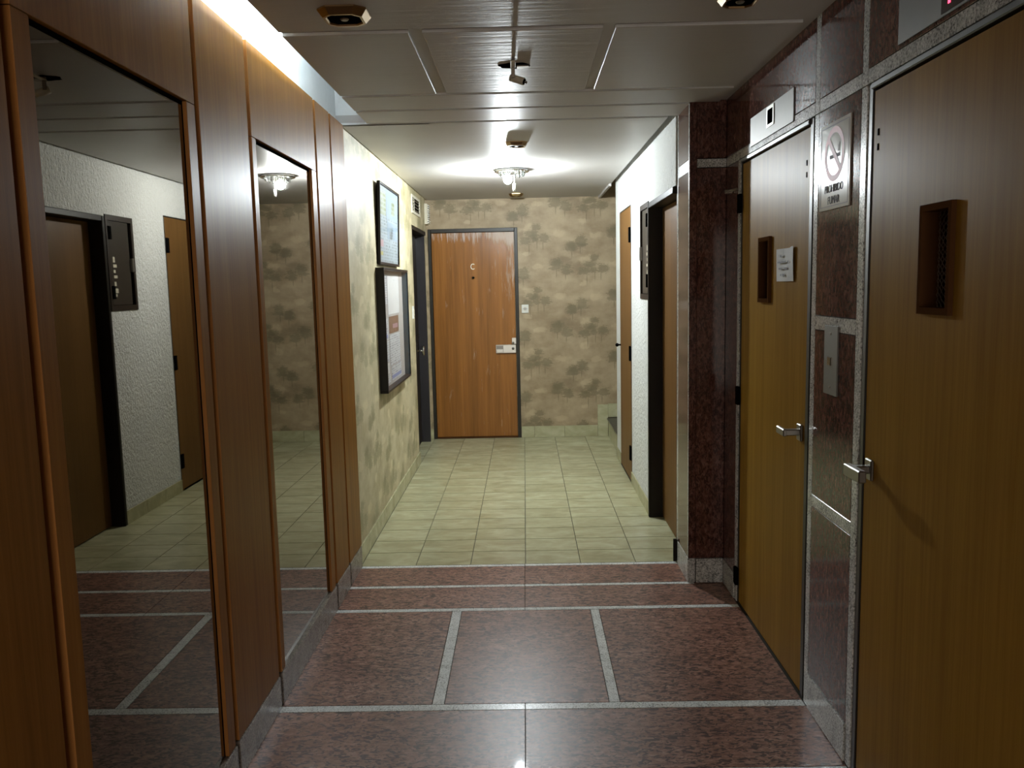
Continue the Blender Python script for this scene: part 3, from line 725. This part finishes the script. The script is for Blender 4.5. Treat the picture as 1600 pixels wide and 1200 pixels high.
# no smoking sign
def sign():
    y0, y1, z0, z1 = 2.525, 2.775, 1.724, 1.992
    t = empty('no_smoking_sign', (XR, (y0+y1)/2, z0), 'white no smoking sign with red ring on granite', 'sign')
    x = XR-.005
    b = box('board', 'sign_white', x, XR-.0005, y0, y1, z0, z1, t, .001)
    holed('printed_border', 'ink_grey', x-.0006, x-.0001, y0+.010, y1-.010, z0+.010, z1-.010, y0+.0125, y1-.0125, z0+.0125, z1-.0125, t)
    cy, cz, R0, R1 = 2.650, 1.892, .083, .064
    bm = bmesh.new(); n = 40
    vs = [[bm.verts.new((x-.0008, cy+r*math.cos(2*math.pi*i/n), cz+r*math.sin(2*math.pi*i/n))) for i in range(n)] for r in (R0, R1)]
    for i in range(n): bm.faces.new((vs[0][i], vs[0][(i+1) % n], vs[1][(i+1) % n], vs[1][i]))
    for sgn in (1,):
        a = math.radians(45); w = .009
        p = [(-R1, -w), (R1, -w), (R1, w), (-R1, w)]
        bm.faces.new([bm.verts.new((x-.0009, cy+u*math.cos(a)-v*math.sin(a), cz+u*math.sin(a)+v*math.cos(a))) for u, v in p])
    finish('red_ring', bm, 'red_ink', t)
    boxes('cigarette', 'ink_grey', [(x-.0007, x-.0002, cy-.046, cy+.040, cz-.012, cz-.001), (x-.0007, x-.0002, cy-.044, cy-.040, cz+.004, cz+.03), (x-.0007, x-.0002, cy-.034, cy-.030, cz+.004, cz+.024)], t)
    text_mesh('lettering', 'PROHIBIDO', 'ink', .034, (x-.0006, 2.650, 1.788), (0, -1, 0), (0, 0, 1), t, 0, xs=.86)
    text_mesh('lettering', 'FUMAR', 'ink', .034, (x-.0006, 2.650, 1.752), (0, -1, 0), (0, 0, 1), t, 0, xs=.90)
M['sign_white'] = plain('sign_white', (.52, .50, .44), .12, spec=.6)
sign()
# call button plate
cbp = empty('lift_call_plate', (XR, 2.645, 1.14), 'steel lift call plate with a square button on granite', 'call button')
box('plate', 'steel_plate', XR-.005, XR-.0002, 2.588, 2.702, 1.140, 1.360, cbp, .001)
box('button', 'chrome', XR-.010, XR-.004, 2.632, 2.662, 1.233, 1.262, cbp, .002)
for z in (1.165, 1.335): cyl('screw', 'rod_metal', (XR-.004, 2.645, z), (XR-.0065, 2.645, z), .004, parent=cbp)
# paper taped to the lift door
def taped_paper():
    y0, y1, z0, z1 = 3.040, 3.250, 1.502, 1.624
    t = empty('taped_notice', (XR, 3.145, z0), 'white paper notice taped to the far lift door', 'paper')
    bm = bmesh.new(); n = 8; g = []
    for j in range(n+1):
        for i in range(n+1):
            u, v = i/n, j/n
            lift = .003 + .010*max(0, (1-u)-.55)*(.4+.6*v) + .0012*math.sin(5*u+3*v)
            g.append(bm.verts.new((XR+.005-lift, y0+u*(y1-y0), z0+v*(z1-z0) + (.004 if u < .2 and v > .8 else 0))))
    for j in range(n):
        for i in range(n): bm.faces.new((g[j*(n+1)+i], g[(j+1)*(n+1)+i], g[(j+1)*(n+1)+i+1], g[j*(n+1)+i+1]))
    s = finish('sheet', bm, 'paper', t, True)
    L = []
    random.seed(3)
    def line(ya, yb, z, h):
        yy = yb
        while yy > ya:
            wd = random.uniform(.005, .009)
            if random.random() > .14: L.append((XR-.0040, XR-.0034, max(ya, yy-wd+.0016), yy, z-h/2*random.uniform(.7, 1), z+h/2*random.uniform(.7, 1)))
            yy -= wd
    line(3.172, 3.205, 1.597, .010); line(3.090, 3.222, 1.574, .0085); line(3.098, 3.212, 1.550, .0085); line(3.135, 3.185, 1.526, .010)
    boxes('illegible_print', 'ink_grey', L, s)
    box('tape', 'pane', XR-.001, XR+.0052, 3.026, 3.044, 1.600, 1.612, t)
taped_paper()

# ------------------------------------------------------------------ ceiling fittings
def octa(bm, cx, cy, z0, r0, z1, r1, cap=True):
    def ring(z, r): 
        c = .42
        pts = [(-1, -1+c), (-1+c, -1), (1-c, -1), (1, -1+c), (1, 1-c), (1-c, 1), (-1+c, 1), (-1, 1-c)]
        return [bm.verts.new((cx+r*a, cy+r*b, z)) for a, b in pts]
    a, b = ring(z0, r0), ring(z1, r1)
    for i in range(8): bm.faces.new((a[i], a[(i+1) % 8], b[(i+1) % 8], b[i]))
    if cap: bm.faces.new(b)
    return a, b
def spot(x, y, label, r=.074):
    t = empty('ceiling_spot', (x, y, ZC), label, 'spotlight', group='octagonal brass ceiling spotlights')
    bm = bmesh.new()
    octa(bm, x, y, ZC-.0005, r, ZC-.005, r, False); octa(bm, x, y, ZC-.005, r, ZC-.024, r*.80, False)
    octa(bm, x, y, ZC-.024, r*.80, ZC-.0242, r*.70, False); octa(bm, x, y, ZC-.0242, r*.70, ZC-.019, r*.66, False)
    bmesh.ops.remove_doubles(bm, verts=bm.verts[:], dist=1e-5)
    bmesh.ops.recalc_face_normals(bm, faces=bm.faces[:])
    finish('housing', bm, 'brass', t)
    bm = bmesh.new(); octa(bm, x, y, ZC-.016, r*.67, ZC-.0195, r*.67)
    finish('lamp_well', bm, 'black', t)
    cyl('lamp_cap', 'rod_metal', (x, y, ZC-.019), (x, y, ZC-.0235), .014, .010, t, 12)
spot(-.53, 2.635, 'unlit octagonal brass spotlight in the ceiling above the left panelling')
spot(.655, 2.575, 'unlit octagonal brass spotlight at the top edge beside the lifts', .060)
spot(-.027, 5.03, 'unlit octagonal brass spotlight in front of the lit lamp', .064)
spot(-.055, 7.80, 'unlit octagonal brass spotlight nearest the back wall', .066)
# broken spotlight: open hole, bracket and dangling socket
def broken():
    x, y = -.022, 3.30
    t = empty('broken_ceiling_spot', (x, y, ZC), 'broken ceiling spotlight with bare bracket and dangling socket', 'spotlight')
    bm = bmesh.new(); n = 18; random.seed(5)
    vs = [bm.verts.new((x+.062*math.cos(2*math.pi*i/n)*random.uniform(.85, 1.1), y+.045*math.sin(2*math.pi*i/n)*random.uniform(.8, 1.12), ZC-.0012)) for i in range(n)]
    v2 = [bm.verts.new((v.co.x, v.co.y, ZC-.0002)) for v in vs]
    bm.faces.new(vs[::-1])
    for i in range(n): bm.faces.new((vs[i], vs[(i+1) % n], v2[(i+1) % n], v2[i]))
    finish('opening', bm, 'black', t)
    box('edge_plate', 'rod_metal', x+.012, x+.058, y-.012, y+.030, ZC-.006, ZC-.001, t, .001)
    box('bracket', 'ivory', x-.012, x+.008, y-.118, y-.020, ZC-.014, ZC-.010, t, .001)
    box('bracket_arm', 'rod_metal', x-.010, x+.004, y-.026, y-.018, ZC-.050, ZC-.0015, t, .001)
    s = cyl('socket', 'ivory', (x-.012, y-.004, ZC-.045), (x+.038, y-.024, ZC-.066), .014, parent=t)
    cyl('socket_mouth', 'black', (x+.0375, y-.0238, ZC-.0658), (x+.0395, y-.0246, ZC-.0668), .011, parent=s)
    cyl('contact_pin', 'chrome', (x+.039, y-.0242, ZC-.0665), (x+.048, y-.028, ZC-.0705), .005, parent=s, seg=10)
broken()
def ceiling_lamp(x, y, mat, label, glass=True):
    t = empty('ceiling_lamp', (x, y, ZC), label, 'lamp')
    cyl('base_plate', 'white_paint', (x, y, ZC-.001), (x, y, ZC-.014), .112, .126, t, 40)
    bm = bmesh.new()
    addcyl(bm, (x, y, ZC-.014), (x, y, ZC-.020), .128, .122, 40); finish('chrome_rim', bm, 'chrome', t, False)
    if glass:
        bm = bmesh.new()
        for i in range(14):
            a = 2*math.pi*i/14
            addcyl(bm, (x+.088*math.cos(a), y+.088*math.sin(a), ZC-.021), (x+.080*math.cos(a), y+.080*math.sin(a), ZC-.050), .015, .009, 6)
        finish('crystal_drops', bm, 'crystal', t)
    cyl('socket', 'white_plastic', (x-.030, y-.05, ZC-.020), (x-.030, y-.05, ZC-.048), .018, parent=t)
    sphere('bulb', mat, (x-.030, y-.05, ZC-.076), .030, t, (1, 1, 1.1))
    if glass:
        w_ = cyl('pull_wire', 'rod_metal', (x+.016, y-.03, ZC-.018), (x+.016, y-.03, ZC-.112), .0018, parent=t, seg=8)
        cyl('pull_knob', 'white_plastic', (x+.016, y-.03, ZC-.105), (x+.016, y-.03, ZC-.158), .010, parent=w_, seg=14)
ceiling_lamp(-.071, 6.17, 'bulb', 'lit round ceiling lamp with bright white bulb in the corridor')
d7 = empty('fill_door', (0, YN, 0), 'added frosted glass door behind the camera, glowing as lobby fill light', 'door', 'structure')  # added door, out of view; its glowing panes give the lobby soft fill
for x0, x1 in ((-.80, .03), (.05, .88)):
    lf = box('door_leaf', 'frame_steel', x0, x1, YN+.001, YN+.035, .012, 2.20, d7, .003)
    box('fill_pane', 'fill_glass', x0+.07, x1-.07, YN+.036, YN+.042, .16, 2.10, lf)
    box('pull_bar', 'chrome', (x1-.05 if x0 < 0 else x0+.03), (x1-.03 if x0 < 0 else x0+.05), YN+.036, YN+.07, .85, 1.25, lf, .004)
tag(box('wall_front', 'stucco', -1.1, 1.2, YN-.1, YN, 0, ZT), 'plain wall closing the lobby behind the camera', 'wall', 'structure')
